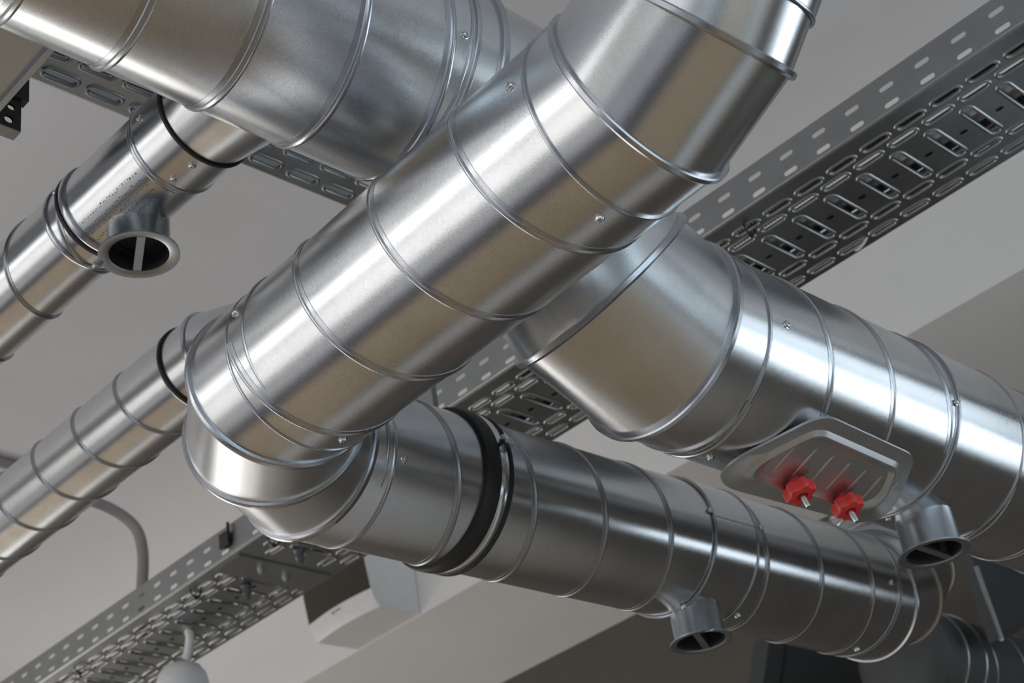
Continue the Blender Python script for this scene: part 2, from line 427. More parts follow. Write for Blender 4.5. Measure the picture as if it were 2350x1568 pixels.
# sleeve (tee) with the hanging spigot on D2
def tee_sleeve(label, c, d, r, s0, s1, screws, mat, weld_phi):
    t = thing('duct_tee', label, 'duct tee', Vector(c) + Vector(d).normalized() * s0)
    c, d = Vector(c), Vector(d).normalized()
    straight(MB(), c + d * s0, c + d * s1, r).build('sleeve', mat, t)
    for s in (s0, s1): ring(MB(), c + d * s, d, d, r, .005, .0022).build('sleeve_lip', M_RIB, t)
    # spot-welded lap along the sleeve: a row of small dots
    mb = MB(); n = 18
    for k in range(n):
        e = phi_dir(d, weld_phi); lathe(mb, c + d * (s0 + (s1 - s0) * (k + .5) / n) + e * r, e, [(.0022, -.001), (.0018, .0004), (.0001, .0006)], 8)
    mb.build('spot_weld', M_BOLT, t)
    for s, ph in screws: screw(t, c, d, r, s, ph, .9)
    return t
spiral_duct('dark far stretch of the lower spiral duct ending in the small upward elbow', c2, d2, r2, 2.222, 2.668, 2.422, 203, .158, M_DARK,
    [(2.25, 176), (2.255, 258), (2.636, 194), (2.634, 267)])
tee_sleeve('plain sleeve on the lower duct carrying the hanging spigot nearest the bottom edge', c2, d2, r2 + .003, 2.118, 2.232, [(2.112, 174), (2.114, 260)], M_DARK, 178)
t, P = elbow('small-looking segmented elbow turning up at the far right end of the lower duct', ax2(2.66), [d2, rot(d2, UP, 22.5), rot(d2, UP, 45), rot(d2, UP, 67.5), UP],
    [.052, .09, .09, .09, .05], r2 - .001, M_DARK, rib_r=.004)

# -- D3, right, with the upward elbow, hatch and spigot
c3 = Vector((0, 1.172, Z(1.162))); d3 = Vector((1, .002, 0)).normalized(); r3 = .15
s3 = 1.607
c4 = Vector((0, 1.22, Z(1.505))); d4 = Vector((1, 0, 0)); r4 = .16
pts = [c3 + d3 * 1.69, c3 + d3 * s3]
pts.append(pts[-1] + rot(-d3, UP, 22.5) * .122)
pts += [Vector((1.337, c4.y - .016, c4.z - .024)), c4 + d4 * 1.258]
t, P = elbow('broad segmented offset elbow behind the middle duct, start of the right-hand duct', pts[0], [b_ - a_ for a_, b_ in zip(pts, pts[1:])],
    [(b_ - a_).length for a_, b_ in zip(pts, pts[1:])], r3, M_ELB, rib_r=.008, rib_w=.011, end_collars=(False, True))
spiral_duct('large spiral duct at right between the broad elbow and the hatch sleeve', c3, d3, r3 + .0015, 1.672, 2.145, 1.819, 206, .157, M_DUCT,
    [(1.708, 190), (1.72, 285)])
tee_sleeve('wide sleeve on the right-hand duct carrying the spigot beside the red knobs', c3, d3, r3 + .004, 2.150, 2.345, [(2.143, 192), (2.16, 283), (2.373, 278)], M_DUCT, 186)
spiral_duct('far end of the right-hand duct leaving the photo at the right edge', c3, d3, r3 + .0015, 2.338, 3.5, 2.50, 206, .157, M_DUCT, [(2.42, 230)])

# -- D4, upper left, and its tapered end
spiral_duct('very broad brownish spiral duct filling the upper left corner', c4, d4, r4, -.4, 1.20, 1.05, 256, .140, M_DUCT, w=.014, bead=.0034, k=2.2)
t = thing('duct_sleeve', 'beaded end sleeve of the broad upper left duct beside the middle duct', 'duct sleeve', c4 + d4 * 1.195)
straight(MB(), c4 + d4 * 1.19, c4 + d4 * 1.262, r4 - .002).build('sleeve', M_ELB, t)
ring(MB(), c4 + d4 * 1.213, d4, d4, r4 - .002, .008, .004).build('sleeve_bead', M_RIB, t)
ring(MB(), c4 + d4 * 1.262, d4, d4, r4 - .002, .012, .006).build('sleeve_bead', M_RIB, t)
straight(MB(), c4 + d4 * 1.262, c4 + d4 * 1.270, r4 - .002, r2=r3 + .001).build('shoulder', M_ELB, t)
screw(t, c4, d4, r4, 1.188, 200)

# -- D5, branch off D4 with damper sleeve and spigot
c5 = Vector((1.0831, 0, Z(1.506))); d5 = Vector((-.0314, .9995, 0)).normalized(); r5 = .0725
t = thing('duct_branch', 'saddle branch screwed to the underside of the broad upper left duct', 'duct branch', c5 + d5 * 1.34)
straight(MB(), c5 + d5 * 1.33, c5 + d5 * 1.53, r5 + .002).build('branch_collar', M_ELB, t)
ring(MB(), c5 + d5 * 1.455, d5, d5, r5 + .002, .006, .004).build('saddle_bead', M_BLACK, t)
straight(MB(), c5 + d5 * 1.33, c5 + d5 * 1.45, r5 + .022, r2=r5 + .003).build('saddle_skirt', M_ELB, t)
ring(MB(), c5 + d5 * 1.53, d5, d5, r5 + .002, .005, .002).build('collar_bead', M_RIB, t)
for s, ph in ((1.475, 262), (1.515, 259), (1.505, 178), (1.41, 235)): screw(t, c5, d5, r5 + .002, s, ph)
t = thing('damper_sleeve', 'short duct sleeve with a hanging spigot between two joints at left', 'duct sleeve', c5 + d5 * 1.53)
straight(MB(), c5 + d5 * 1.53, c5 + d5 * 1.725, r5).build('sleeve', M_DUCT, t)
ring(MB(), c5 + d5 * 1.538, d5, d5, r5, .006, .0015).build('sleeve_bead', M_RIB, t)
ring(MB(), c5 + d5 * 1.712, d5, d5, r5, .012, .005).build('rolled_bead', M_RIB, t)
ring(MB(), c5 + d5 * 1.724, d5, d5, r5, .008, .0045).build('gasket', M_BLACK, t)
spiral_duct('upper of the two thin spiral ducts leaving the left edge', c5, d5, r5 - .0015, 1.722, 3.2, 1.906, 251, .150, M_DUCT, [(1.738, 162), (1.757, 279)], w=.008, bead=.003, rib=M_RIBD)
ring(MB(), c5 + d5 * 1.762, d5, d5, r5 - .0015, .008, .0035).build('duct_rim', M_RIB, bpy.data.objects[[o.name for o in COL.objects if o.name.startswith('spiral_duct')][-1]])

# -- D6, lower thin duct with elbow behind the big elbow
c6 = Vector((1.4321, 0, Z(1.521))); d6 = Vector((-.0087, 1, 0)).normalized(); r6 = .08
spiral_duct('lower of the two thin spiral ducts leaving the left edge', c6, d6, r6, 2.045, 3.6, 2.183, 200, -.147, M_DUCT, w=.008, bead=.003, rib=M_RIBD)
ring(MB(), c6 + d6 * 2.045, d6, d6, r6, .008, .004).build('gasket', M_BLACK, bpy.data.objects[[o.name for o in COL.objects if o.name.startswith('spiral_duct')][-1]])
X = Vector((1, 0, 0))
elbow('thin segmented elbow half hidden behind the lower-left elbow', c6 + d6 * 2.05, [-d6, rot(-d6, X, 30), rot(-d6, X, 60), X], [.055, .075, .075, .12], r6 - .001, M_DUCT, rib_r=.003)

# -- D7 and the dark sloping duct at lower right
c7 = Vector((0, 2.15, Z(1.35))); r7 = .14
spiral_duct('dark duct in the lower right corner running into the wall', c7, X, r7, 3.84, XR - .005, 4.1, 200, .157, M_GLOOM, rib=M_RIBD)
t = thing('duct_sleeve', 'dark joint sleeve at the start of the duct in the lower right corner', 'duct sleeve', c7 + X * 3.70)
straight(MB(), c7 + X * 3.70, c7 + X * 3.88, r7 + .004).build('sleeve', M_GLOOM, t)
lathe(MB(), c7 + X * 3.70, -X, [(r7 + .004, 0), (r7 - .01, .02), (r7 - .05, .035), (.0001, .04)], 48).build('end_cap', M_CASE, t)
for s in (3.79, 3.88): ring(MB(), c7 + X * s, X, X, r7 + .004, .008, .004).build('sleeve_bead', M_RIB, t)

# ------------------------------------------------------------------ hanging spigots
def spigot(label, x, y, ztop, zflange, bar_dir, phase, rc=.0455, rf=.0590):
    t = thing('duct_spigot', label, 'duct spigot', (x, y, zflange))
    D = Vector((0, 0, -1)); c = Vector((x, y, ztop)); h = ztop - zflange
    lathe(MB(), c, D, [(rc, 0), (rc, h - .004), (rc + .001, h - .001)], 64).build('collar', M_SPIG, t)
    # flange ring with a small notch
    mb = MB(); seg = 72; V = []; F = []
    for k in range(seg):
        a = 2 * PI * k / seg + phase
        ro = rf if k not in (0, 1, 2) else rf - .006
        e = Vector((math.cos(a), math.sin(a), 0)); b = Vector((x, y, zflange))
        V += [b + e * (rc - .001) + UP * .003, b + e * ro + UP * .003, b + e * ro, b + e * (rc + .002), b + e * (rc - .002) + UP * .002]
    for k in range(seg):
        j = (k + 1) % seg
        for i in range(4): F.append((k * 5 + i, j * 5 + i, j * 5 + i + 1, k * 5 + i + 1))
    mb.add(V, F).build('flange', M_SPIG, t)
    lathe(MB(), c, D, [(rc - .002, .0), (rc - .002, h - .002)], 64).build('inner_wall', M_SPIGIN, t)
    lathe(MB(), Vector((x, y, zflange + .034)), D, [(.0001, 0), (rc - .012, 0), (rc - .012, .003), (rc - .002, .003)], 48).build('damper_disc', M_SPIGIN, t)
    b = Vector(bar_dir).normalized(); s = b.cross(UP)
    mb = MB().frame_box(Vector((x, y, zflange + .005)), b, s, UP, rc - .003, .006, .003)
    mb.frame_box(Vector((x, y, zflange + .018)) + b * (rc - .010), b, s, UP, .002, .005, .012)
    mb.build('cross_bar', M_SPIG, t)
    return t
spigot('dark hanging duct spigot at left, its open mouth crossed by an upright-looking bar', 1.047, 1.647, Z(1.470), Z(1.391), (.462, .887, 0), 2.2)
spigot('hanging duct spigot beside the red knobs at right, under the large duct', 2.220, 1.182, Z(1.040), Z(.948), (1, 0, 0), .3, rc=.0475)
spigot('hanging duct spigot nearest the bottom edge, under the lower duct', 2.158, 1.633, Z(1.035), Z(.958), (.881, .473, 0), 4.0, rc=.0455, rf=.0555)

# ------------------------------------------------------------------ black clamp with hanger rod on D2
t = thing('pipe_clamp', 'black rubber-lined clamp around the lower duct', 'pipe clamp', ax2(1.61))
ring(MB(), ax2(1.598), d2, d2, r2, .030, .009).build('rubber_lining', M_BLACK, t)
ring(MB(), ax2(1.621), d2, d2, r2, .020, .0075).build('steel_band', M_SCREW, t)
ring(MB(), ax2(1.634), d2, d2, r2, .008, .0085).build('rubber_edge', M_BLACK, t)
e = phi_dir(d2, 172); q = ax2(1.622) + e * (r2 + .014)
MB().frame_box(q, d2, e, d2.cross(e), .011, .010, .004).build('ear', M_SCREW, t)
lathe(MB(), q + d2.cross(e) * -.004, -d2.cross(e), [(.009, 0), (.009, .006), (.0055, .007), (.005, .014), (.0001, .015)], 16).build('bolt', M_SCREW, t)
lathe(MB(), ax2(1.612) + UP * (r2 + .004), UP, [(.0045, 0), (.0045, ZC - Z(1.139) - r2 - .005)], 12).build('hanger_rod', M_BOLT, t)

# ------------------------------------------------------------------ access hatch on D3 with two red knobs
def hatch():
    ph = 255; n = Vector((0, math.cos(math.radians(ph)), math.sin(math.radians(ph)))); tv = Vector((0, -n.z, n.y)); A = Vector((1, 0, 0))
    O = Vector((0, c3.y + .004, c3.z)) + n * (r3 + .006)
    t = thing('access_hatch', 'grey inspection hatch with rounded corners clamped under the right-hand duct', 'access hatch', O + A * 1.92)
    def outline(corners, rad, k=9):
        P = []; m = len(corners)
        for i in range(m):
            a, b, c = Vector(corners[i - 1]), Vector(corners[i]), Vector(corners[(i + 1) % m])
            u = (a - b).normalized(); v = (c - b).normalized(); ang = u.angle(v); dist = rad / math.tan(ang / 2)
            p0, p1 = b + u * dist, b + v * dist
            for s in range(k + 1):
                f = s / k; P.append((p0 * (1 - f) ** 2 + b * 2 * f * (1 - f) + p1 * f * f))
        return P
    C = [(1.800, -.078), (2.045, -.068), (2.150, .082), (1.700, .104)]
    def inset(P, d):
        cx = sum(p.x for p in P) / len(P); cy = sum(p.y for p in P) / len(P); out = []
        for i, p in enumerate(P):
            e = (P[(i + 1) % len(P)] - P[i - 1]).normalized(); out.append(p + Vector((-e.y, e.x)) * d)
        return out
    P0 = outline(C, .055)
    def shrink(d): return outline([tuple(p) for p in inset([Vector(p) for p in C], 0)] if d == 0 else poly_in(C, d), .050 - d * .4)
    def poly_in(Q, d):
        out = []
        for i in range(len(Q)):
            a, b, c = Vector(Q[i - 1]), Vector(Q[i]), Vector(Q[(i + 1) % len(Q)])
            e1, e2 = (b - a).normalized(), (c - b).normalized(); n1, n2 = Vector((-e1.y, e1.x)), Vector((-e2.y, e2.x))
            k = d / (1 + n1.dot(n2)); out.append(tuple(b + (n1 + n2) * k))
        return out
    area = sum(P0[i - 1].x * P0[i].y - P0[i].x * P0[i - 1].y for i in range(len(P0)))
    sg = 1 if area > 0 else -1
    loops = [(P0, -.004), (P0, 0.0), (shrink(.022), 0.0005), (shrink(.025), .003), (shrink(.029), .0062), (shrink(.033), .0062), (shrink(.037), .003), (shrink(.041), .0010)]
    mb = MB(); V = []; m = len(P0)
    for L, h in loops: V += [O + A * p.x + tv * p.y + n * h for p in L]
    F = [(a * m + i, a * m + (i + 1) % m, (a + 1) * m + (i + 1) % m, (a + 1) * m + i) for a in range(len(loops) - 1) for i in range(m)]
    mb.add(V, F); o = len(mb.v)
    mb.add(V[-m:], [tuple(range(m))]); mb.build('cover', M_HATCH, t)
    # pressed ribs across the cover
    for k in range(7):
        x = 1.805 + .043 * k; y0 = -.030 + .002 * k; y1 = .052
        mb = MB(); pts = [O + A * (x + .012 * f) + tv * (y0 + (y1 - y0) * f) + n * -.0008 for f in (0, .15, .5, .85, 1)]
        pipe(mb, pts, lambda k: (.0004, .0030, .0034, .0030, .0004)[k], 8).build('pressed_rib', M_HATCH, t)
    for s in (-1, 1): pass
    # gasket between cover and duct
    mb = MB(); V = []
    G = inset(P0, sg * .040)
    for h in (-.004, -.034): V += [O + A * p.x + tv * p.y + n * h for p in G]
    mb.add(V, [(i, (i + 1) % m, m + (i + 1) % m, m + i) for i in range(m)]).build('gasket', M_IRON, t)
    for kx, ky in ((1.872, .050), (1.990, .048)):
        b = O + A * kx + tv * ky + n * .002
        k = thing('star_knob', None, None, (0, 0, 0)); k.parent = t; k.location = b - t.location
        del_label = None
        mb = MB(); seg = 72; prof = [(.35, .004), (.75, .005), (1.0, .010), (1.0, .022), (.90, .027), (.42, .028), (.40, .024), (.01, .024)]
        V = []
        for s in range(seg):
            a = 2 * PI * s / seg; lobes = .0225 * (1 + .13 * math.cos(6 * a)); e = A * math.cos(a) + tv * math.sin(a)
            V += [b + e * (lobes if f > .6 else .0225) * f + n * h for f, h in prof]
        mp_ = len(prof)
        mb.add(V, [(s * mp_ + i, ((s + 1) % seg) * mp_ + i, ((s + 1) % seg) * mp_ + i + 1, s * mp_ + i + 1) for s in range(seg) for i in range(mp_ - 1)])
        lathe(mb, b, n, [(.009, -.001), (.009, .008)], 20)
        knob = mb.build('knob', M_RED, t); knob['label'] = 'red six-lobed plastic knob'
        bpy.data.objects.remove(k)
        lathe(MB(), b, n, [(.0042, .0), (.0042, .046), (.0034, .048), (.0001, .048)], 14).build('stud', M_SCREW, knob)
    return t
hatch()

# ------------------------------------------------------------------ perforated cable trays
def stadium(cx, cy, hl, hw, along, k=6):
    """closed slot outline: half-length hl along x (along=0) or y (along=1)"""
    P = []; s = hl - hw
    for i in range(k + 1):
        a = -PI / 2 + PI * i / k; P.append((s + hw * math.cos(a), hw * math.sin(a)))
    for i in range(k + 1):
        a = PI / 2 + PI * i / k; P.append((-s + hw * math.cos(a), hw * math.sin(a)))
    return [(cx + x, cy + y) if along == 0 else (cx - y, cy + x) for x, y in P]
def cell(x0, x1, y0, y1, slots):
    """flat sheet cell with holes: returns 2D triangles plus the hole loops"""
    V = [(x0, y0), (x1, y0), (x1, y1), (x0, y1)]; E = [(0, 1), (1, 2), (2, 3), (3, 0)]
    for lp in slots:
        o = len(V); V += lp; E += [(o + i, o + (i + 1) % len(lp)) for i in range(len(lp))]
    vo, eo, fo = delaunay_2d_cdt([Vector(v) for v in V], E, [], 0, 1e-6)[:3]
    def inside(x, y, lp):
        c = False
        for i in range(len(lp)):
            (xa, ya), (xb, yb) = lp[i - 1], lp[i]
            if (ya > y) != (yb > y) and x < (xb - xa) * (y - ya) / (yb - ya) + xa: c = not c
        return c
    keep = []
    for f in fo:
        x = sum(vo[i][0] for i in f) / len(f); y = sum(vo[i][1] for i in f) / len(f)
        if not any(inside(x, y, lp) for lp in slots): keep.append(tuple(f))
    return [tuple(v) for v in vo], keep
PITCH = .0785
def cable_tray(label, origin, along, across, length, phase=0.0, width=.330, height=.084, name='cable_tray'):
    """across points from the first side flange to the other; bottom plate at origin height; +Z up"""
    al, ac = Vector(along).normalized(), Vector(across).normalized(); O = Vector(origin)
    t = thing(name, label, 'cable tray', O)
    def W(a, l, h): return O + ac * a + al * l + UP * h
    n = int(length / PITCH)
    bands = [(.031, .0685, 'L', .052, 0), (.0685, .103, 'L', .086, .5), (.103, .237, 'C', .172, 0), (.237, .279, 'L', .2535, .5), (.279, .317, 'L', .2995, 0)]
    mb = MB(); R = .006
    mb.add([W(R, 0, 0), W(.031, 0, 0), W(.031, length, 0), W(R, length, 0)], [(0, 1, 2, 3)])
    mb.add([W(.317, 0, 0), W(width - R, 0, 0), W(width - R, length, 0), W(.317, length, 0)], [(0, 1, 2, 3)])
    for x0, x1, kind, cx, off in bands:
        if kind == 'L': specs = [(cx, 0, .0350, .0145, 1)]
        else: specs = [(cx, 0, .0650, .0158, 0)]
        holes_ = [stadium(*s) for s in specs]
        lo = -.5 * PITCH if kind == 'L' else -.3 * PITCH
        extra = [stadium(cx, .5 * PITCH, .0085, .0052, 1, 4)] if kind == 'C' else []
        v2, f2 = cell(x0, x1, lo, lo + PITCH, holes_ + extra)
        rims = []
        for s in specs:
            cxx, cyy, hl, hw, ald = s
            rims.append([(stadium(cxx, cyy, hl - i, hw - i, ald), h) for i, h in ((0, 0), (.0010, -.0014), (.0026, -.0029), (.0046, -.0031), (.0064, -.0016), (.0076, .0012), (.0080, .0045))])
        sh = phase + off * PITCH
        for k in range(-1, n + 2):
            y = sh + k * PITCH
            if y + lo < 0 or y + lo + PITCH > length: continue
            mb.add([W(p[0], p[1] + y, 0) for p in v2], f2)
            for loops in rims:
                m = len(loops[0][0]); V = []
                for lp, h in loops: V += [W(p[0], p[1] + y, h) for p in lp]
                mb.add(V, [(a * m + i, a * m + (i + 1) % m, (a + 1) * m + (i + 1) % m, (a + 1) * m + i) for a in range(len(loops) - 1) for i in range(m)])
        ks = [k for k in range(-1, n + 2) if sh + k * PITCH + lo >= 0 and sh + k * PITCH + lo + PITCH <= length]
        y0, y1 = sh + ks[0] * PITCH + lo, sh + ks[-1] * PITCH + lo + PITCH
        for a, b in ((0, y0), (y1, length)):
            if b - a > 1e-4: mb.add([W(x0, a, 0), W(x1, a, 0), W(x1, b, 0), W(x0, b, 0)], [(0, 1, 2, 3)])
    mb.build('base_plate', M_TRAY, t, angle=50)
    for side in (0, 1):
        mb = MB(); a0 = 0 if side == 0 else width; sg = 1 if side == 0 else -1
        prof = [(a0 + sg * R * (1 - math.sin(q)), R * (1 - math.cos(q))) for q in (0, PI / 8, PI / 4, 3 * PI / 8, PI / 2)]
        V = []
        for a, h in prof: V += [W(a, 0, h), W(a, length, h)]
        mb.add(V, [(2 * i, 2 * i + 2, 2 * i + 3, 2 * i + 1) for i in range(len(prof) - 1)])
        v2, f2 = cell(R, height, 0, PITCH, [stadium(.0165, .5 * PITCH, .0155, .005, 1, 5), stadium(.0545, .5 * PITCH, .0155, .005, 1, 5)])
        sh = (phase % PITCH) - .5 * PITCH
        ks = [k for k in range(-1, n + 3) if sh + k * PITCH >= 0 and sh + (k + 1) * PITCH <= length]
        for k in ks: mb.add([W(a0, p[1] + sh + k * PITCH, p[0]) for p in v2], f2)
        for a, b in ((0, sh + ks[0] * PITCH), (sh + (ks[-1] + 1) * PITCH, length)):
            if b - a > 1e-4: mb.add([W(a0, a, R), W(a0, a, height), W(a0, b, height), W(a0, b, R)], [(0, 1, 2, 3)])
        # returned lip along the top
        mb.add([W(a0, 0, height), W(a0, length, height), W(a0 + sg * .004, length, height + .003), W(a0 + sg * .004, 0, height + .003),
                W(a0 + sg * .010, length, height + .002), W(a0 + sg * .010, 0, height + .002)], [(0, 1, 2, 3), (3, 2, 4, 5)])
        mb.build('side_flange', M_TRAY, t, angle=50)
    return t, W
aT = Vector((-.009, 1, 0)).normalized(); cT = Vector((1, .009, 0)).normalized()
def T1o(y): return Vector((2.2190 - .009 * (y - .9), y, Z(1.75)))
y_split = 3.055
tr1, W1 = cable_tray('perforated cable tray at upper right, nearer length of the tray run below the beam', T1o(-.6), aT, cT, y_split + .6, phase=(1.233 + .6) % PITCH)
tr2, W2 = cable_tray('perforated cable tray at lower left, farther length holding the bolts and cables', T1o(y_split), aT, cT, 3.8, phase=.040)
tr3, W3 = cable_tray('perforated cable tray behind the broad upper left duct, only its edge showing', Vector((1.600, 1.425, Z(1.75))), (-1, 0, 0), (0, 1, 0), 2.2, phase=(1.600 - 1.040) % PITCH)
# splice plate, screws, spring bolts and hangers on the farther length
MB().frame_box(W2(.165, .060, -.0026), cT, aT, UP, .150, .055, .0026).build('splice_plate', M_TRAY, tr2)
for a, l in ((.117, .050), (.205, .062)): lathe(MB(), W2(a, l, -.005), -UP, [(.010, 0), (.010, .003), (.0075, .0035), (.0070, .012), (.0001, .013)], 12).build('screw', M_SCREW, tr2)
for a, l in ((.140, -.085), (.145, .155)):
    lathe(MB(), W2(a, l, -.002), -UP, [(.014, 0), (.014, .005), (.011, .007), (.011, .026), (.008, .028), (.008, .040), (.0001, .041)], 18).build('bolt', M_BOLT, tr2)
for y in (-.2, 1.6):
    for a in (-.006, .336):
        pass
# cables lying in the trays, each its own thing
def cable(label, name, Wf, a, l0, l1, r, mat, wob=.006, ribbed=False, group=None, h=None):
    mb = MB(); n = int((l1 - l0) / (.004 if ribbed else .05)); pts = []
    h = h or r + .010
    for k in range(n + 1):
        l = l0 + (l1 - l0) * k / n; pts.append(Wf(a + wob * math.sin(l * 5.1 + a * 40), l, h + .002 * math.sin(l * 7)))
    pipe(mb, pts, (lambda k: r * (1 if k % 2 else .82)) if ribbed else r, 12)
    o = mb.build(name, mat, loc=pts[0]); return tag(o, label, 'cable' if not ribbed else 'conduit', group)
cable('dark red cable lying along the near side of the upper right tray', 'tray_cable', W1, .050, .02, y_split + .58, .008, M_REDCABLE, .010)
cable('dark red cable lying along the near side of the lower left tray', 'tray_cable', W2, .054, .02, 3.7, .008, M_REDCABLE, .014)
cable('ribbed black conduit lying in the upper right tray', 'ribbed_conduit', W1, .090, 1.1, 2.7, .012, M_BLACK, .006, True)
cable('grey cable lying along the middle of the upper right tray', 'tray_cable', W1, .150, .02, y_split + .55, .009, M_LGREY, .003)
cable('dull brown cable lying along the middle of the upper right tray', 'tray_cable', W1, .178, .02, y_split + .55, .010, M_CONDUIT, .003)
cable('black cable lying along the middle of the upper right tray', 'tray_cable', W1, .210, .02, y_split + .55, .010, M_BLACK, .004)
cable('brown conduit lying along the far side of the upper right tray', 'tray_cable', W1, .262, .02, y_split + .55, .011, M_CONDUIT, .006)
cable('black cable lying along the middle of the lower left tray', 'tray_cable', W2, .200, .02, 3.7, .012, M_BLACK, .010)
cable('grey cable lying along the far side of the lower left tray', 'tray_cable', W2, .258, .02, 3.7, .010, M_LGREY, .006)
cable('grey cable lying along the edge of the tray behind the upper left duct', 'tray_cable', W3, .295, .03, 2.15, .010, M_CONDUIT, .004)
# black cable ties round the tray slots
for k, (Wf, a, l, lab) in enumerate(((W2, .045, -.105, 'black cable tie looped under the tray nearest the big elbow'), (W2, .047, .245, 'black cable tie looped under the tray above the pendant lamp'),
        (W2, .047, .83, 'black cable tie looped under the tray at the lower left corner'), (W1, .053, 1.985, 'black cable tie on the upper right tray beside the right-hand duct'))):
    c = Wf(a, l, -.001); P = [c + cT * .017 * math.cos(q) + UP * (.016 * math.sin(q)) for q in [2 * PI * i / 16 for i in range(17)]]
    mb = MB(); pipe(mb, P, .0022, 6); mb.frame_box(c - UP * .017, cT, aT, UP, .004, .003, .005)
    tag(mb.build('cable_tie', M_BLACK, loc=c), lab, 'cable tie', 'cable ties on the trays')
for k, (a, l, lab) in enumerate(((.300, 1.885, 'white cable tie end poking through the upper right tray beside the right-hand duct'), (.285, .90, 'white cable tie end poking through the upper right tray at the right edge'))):
    c = W1(a, l, -.001); P = smooth_path([c + UP * .01 - aT * .02, c - UP * .006, c + aT * .022 - UP * .004 + cT * .01, c + aT * .035 + cT * .012 + UP * .008])
    mb = MB(); pipe(mb, P, .0028, 6); mb.frame_box(P[-1], cT, aT, UP, .006, .004, .003)
    tag(mb.build('cable_tie', M_WHITE, loc=c), lab, 'cable tie', 'cable ties on the trays')

# ------------------------------------------------------------------ brown sheet box with black bracket, upper left
t = thing('sheet_metal_box', 'brownish flat sheet-metal box cut off by the left edge under the broad duct', 'metal box', (.2, 1.6, Z(1.5)))
mb = MB().box((-.5, 1.40, Z(1.500)), (.787, 2.25, Z(1.700))); mb.build('body', M_DARK, t, smooth=False)
MB().box((.780, 1.395, Z(1.494)), (.789, 2.255, Z(1.502))).build('edge_fold', M_RIB, t, smooth=False)
t = thing('hanging_bracket', 'black perforated hanging bracket below the sheet-metal box at the left edge', 'bracket', (.86, 1.70, Z(1.60)))
v2, f2 = cell(.800, .884, Z(1.588), Z(1.650), [stadium(.868, Z(1.628), .0062, .0052, 0, 6), stadium(.8645, Z(1.603), .0072, .0064, 0, 6), stadium(.835, Z(1.615), .010, .0055, 0, 6)])
mb = MB(); mb.add([(p[0], 1.70, p[1]) for p in v2], f2); mb.add([(p[0], 1.704, p[1]) for p in v2], [tuple(reversed(f)) for f in f2])
mb.build('plate', M_IRON, t, smooth=False)
MB().box((.866, 1.694, Z(1.646)), (.893, 1.712, Z(1.690))).build('clip', M_IRON, t, smooth=False)
MB().box((.800, 1.700, Z(1.586)), (.884, 1.722, Z(1.588))).build('foot', M_TRAY, t, smooth=False)
MB().box((.870, 1.701, Z(1.690)), (.890, 1.706, Z(1.748))).build('strap', M_IRON, t, smooth=False)

# ------------------------------------------------------------------ wall unit on the beam
t = thing('air_conditioner', 'white wall unit with a dark front panel hanging on the beam below the clamp', 'air conditioner', (XB, 4.2, ZS))
yn, yf = 4.00, 4.365; nseg = 14
prof = [(XB - .002, ZS + .006), (3.490, ZS + .002), (3.470, ZS + .026), (3.456, ZS + .066), (3.440, ZS + .170), (3.438, ZS + .330), (3.46, ZS + .345), (XB - .002, ZS + .345)]
def acx(x, y): return x - (.016 * math.sin(PI * (y - yn) / (yf - yn)) if x < XB - .01 else 0)
def strip(i0, i1, name, mat, push=0):
    mb = MB(); V = []
    for k in range(nseg + 1):
        y = yn + (yf - yn) * k / nseg
        for x, z in prof[i0:i1 + 1]: V.append((acx(x - push, y), y, z))
    m = i1 - i0 + 1
    mb.add(V, [(k * m + i, k * m + i + 1, (k + 1) * m + i + 1, (k + 1) * m + i) for k in range(nseg) for i in range(m - 1)])
    return mb.build(name, mat, t)
strip(0, 1, 'underside', M_WHITE); strip(1, 3, 'front_lip', M_WHITE); strip(3, 5, 'front_panel', M_PANEL); strip(5, 7, 'top_cover', M_WHITE)
for y, nm in ((yn, 'side_cover'), (yf, 'side_cover')):
    mb = MB().add([(x, y, z) for x, z in prof], [tuple(range(len(prof)))]); mb.build(nm, M_LGREY, t, smooth=False)
mb = MB()
for k, (dy, w) in enumerate(((.205, .007), (.188, .004), (.179, .004), (.168, .006))):
    y = yn + dy; z = ZS + .052; x = acx(3.4610, y) - .001
    mb.frame_box((x, y, z), Vector((.3, 0, .95)).normalized(), Vector((0, 1, 0)), Vector((-.95, 0, .3)), .006 if k == 0 else .003, w / 1.4, .0008)
mb.build('maker_mark', M_IRON, t, smooth=False)

# ------------------------------------------------------------------ pendant lamp, its lead, grey conduit
q = W2(.185, .49, 0)
t = thing('pendant_lamp', 'white plastic pendant lamp top hanging below the tray at the bottom edge', 'lamp', (2.405, 3.60, Z(1.45)))
lathe(MB(), (2.392, 3.60, Z(1.676)), -UP, [(.0001, -.001), (.030, 0), (.052, .010), (.066, .030), (.074, .060), (.078, .10), (.0780, .16), (.074, .17), (.0001, .172)], 40).build('lamp_body', M_WHITE, t)
lathe(MB(), (2.400, 3.60, Z(1.688)), -UP, [(.012, -.004), (.016, .004), (.020, .014)], 20).build('lead_grommet', M_CONDUIT, t)
mb = MB(); pipe(mb, smooth_path([(2.362, 3.525, Z(1.790)), (2.368, 3.530, Z(1.765)), (2.392, 3.555, Z(1.740)), (2.404, 3.585, Z(1.712)), (2.400, 3.60, Z(1.672))]), .0125, 14)
tag(mb.build('lamp_lead', M_WHITE, loc=(2.365, 3.525, Z(1.75))), 'thick white lead curving from the tray down to the pendant lamp', 'cable')
mb = MB(); pipe(mb, smooth_path([(2.290, 3.64, Z(1.765)), (2.295, 3.64, Z(1.90)), (2.300, 3.64, Z(2.02)), (2.285, 3.66, Z(2.11)), (2.20, 3.68, Z(2.165)), (2.05, 3.70, Z(2.185)), (1.6, 3.72, Z(2.20)), (1.2, 3.74, Z(2.22))]), .0165, 14)
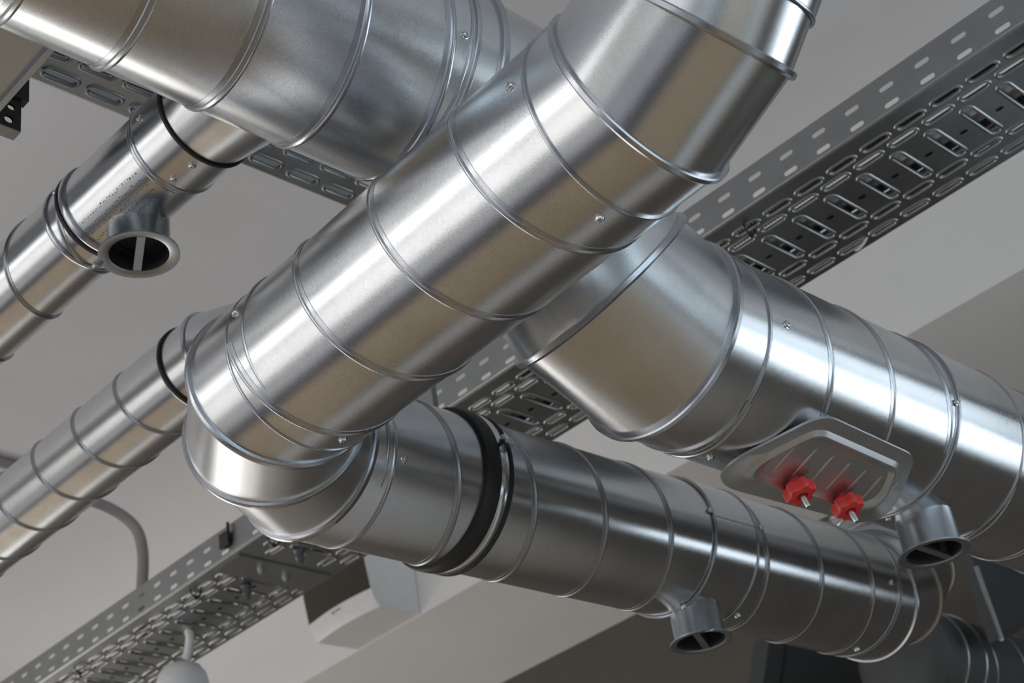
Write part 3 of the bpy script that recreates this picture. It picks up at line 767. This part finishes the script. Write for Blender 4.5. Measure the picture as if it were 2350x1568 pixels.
tag(mb.build('flexible_conduit', M_CONDUIT, loc=(2.29, 3.64, Z(1.765))), 'grey flexible conduit bending from the tray up behind the lower thin duct', 'conduit')

# ------------------------------------------------------------------ dark ductwork at the lower right
def prism(poly, y0, y1):
    n = len(poly); V = [(x, y0, z) for x, z in poly] + [(x, y1, z) for x, z in poly]
    return MB().add(V, [tuple(range(n)), tuple(range(2 * n - 1, n - 1, -1))] + [(i, n + i, n + (i + 1) % n, (i + 1) % n) for i in range(n)])
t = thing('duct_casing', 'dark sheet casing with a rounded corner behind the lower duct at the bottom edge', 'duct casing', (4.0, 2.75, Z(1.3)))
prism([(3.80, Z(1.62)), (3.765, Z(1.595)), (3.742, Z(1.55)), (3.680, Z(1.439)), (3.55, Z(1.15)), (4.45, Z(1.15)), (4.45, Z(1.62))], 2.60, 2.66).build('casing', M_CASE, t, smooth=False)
mb = MB(); pipe(mb, [(3.850, 2.597, Z(1.60)), (3.763, 2.597, Z(1.451)), (3.62, 2.597, Z(1.20))], .004, 8); mb.build('seam', M_BLACK, t)
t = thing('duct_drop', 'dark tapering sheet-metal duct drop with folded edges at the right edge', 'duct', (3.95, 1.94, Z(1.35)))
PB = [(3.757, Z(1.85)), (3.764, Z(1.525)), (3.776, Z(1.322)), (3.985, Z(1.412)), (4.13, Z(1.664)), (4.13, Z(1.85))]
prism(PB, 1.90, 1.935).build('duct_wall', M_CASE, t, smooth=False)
for i in (1, 2): 
    a, b = PB[i], PB[i + 1]
    mb = MB(); pipe(mb, [(a[0], 1.897, a[1]), (b[0], 1.897, b[1])], .007, 8); mb.build('folded_edge', M_RIBD, t)
# small surface conduit on the ceiling at the far left
mb = MB(); pipe(mb, [(1.2, 4.86, ZC - .02), (2.62, 4.87, ZC - .02)], .020, 12)
tag(mb.build('surface_conduit', M_CONDUIT, loc=(2.46, 4.865, ZC - .02)), 'short grey conduit on the ceiling at the left edge above the lower thin duct', 'conduit')
# clip hooked on the near flange of the farther tray
MB().box((2.188, 3.066, Z(1.775)), (2.194, 3.104, Z(1.815))).build('flange_clip', M_PANEL, tr2, smooth=False)
MB().box((2.186, 3.062, Z(1.785)), (2.193, 3.066, Z(1.835))).build('flange_hook', M_BLACK, tr2, smooth=False)
# faint rows of ink specks printed on the damper sleeve
sl = [o for o in COL.objects if o.name.startswith('damper_sleeve')][0]
mb = MB(); rr = random.Random(5)
for row in range(5):
    ph = 226 + 9 * row
    s_ = 1.555
    while s_ < 1.70:
        w_ = rr.uniform(.001, .003); e = phi_dir(d5, ph + rr.uniform(-1.5, 1.5)); u_ = d5.cross(e)
        mb.frame_box(c5 + d5 * s_ + e * (r5 + .0001), d5, u_, e, w_ / 2, rr.uniform(.0004, .0013), .0002); s_ += w_ + rr.uniform(.002, .006)
mb.build('ink_print', M_INK, sl, smooth=False)
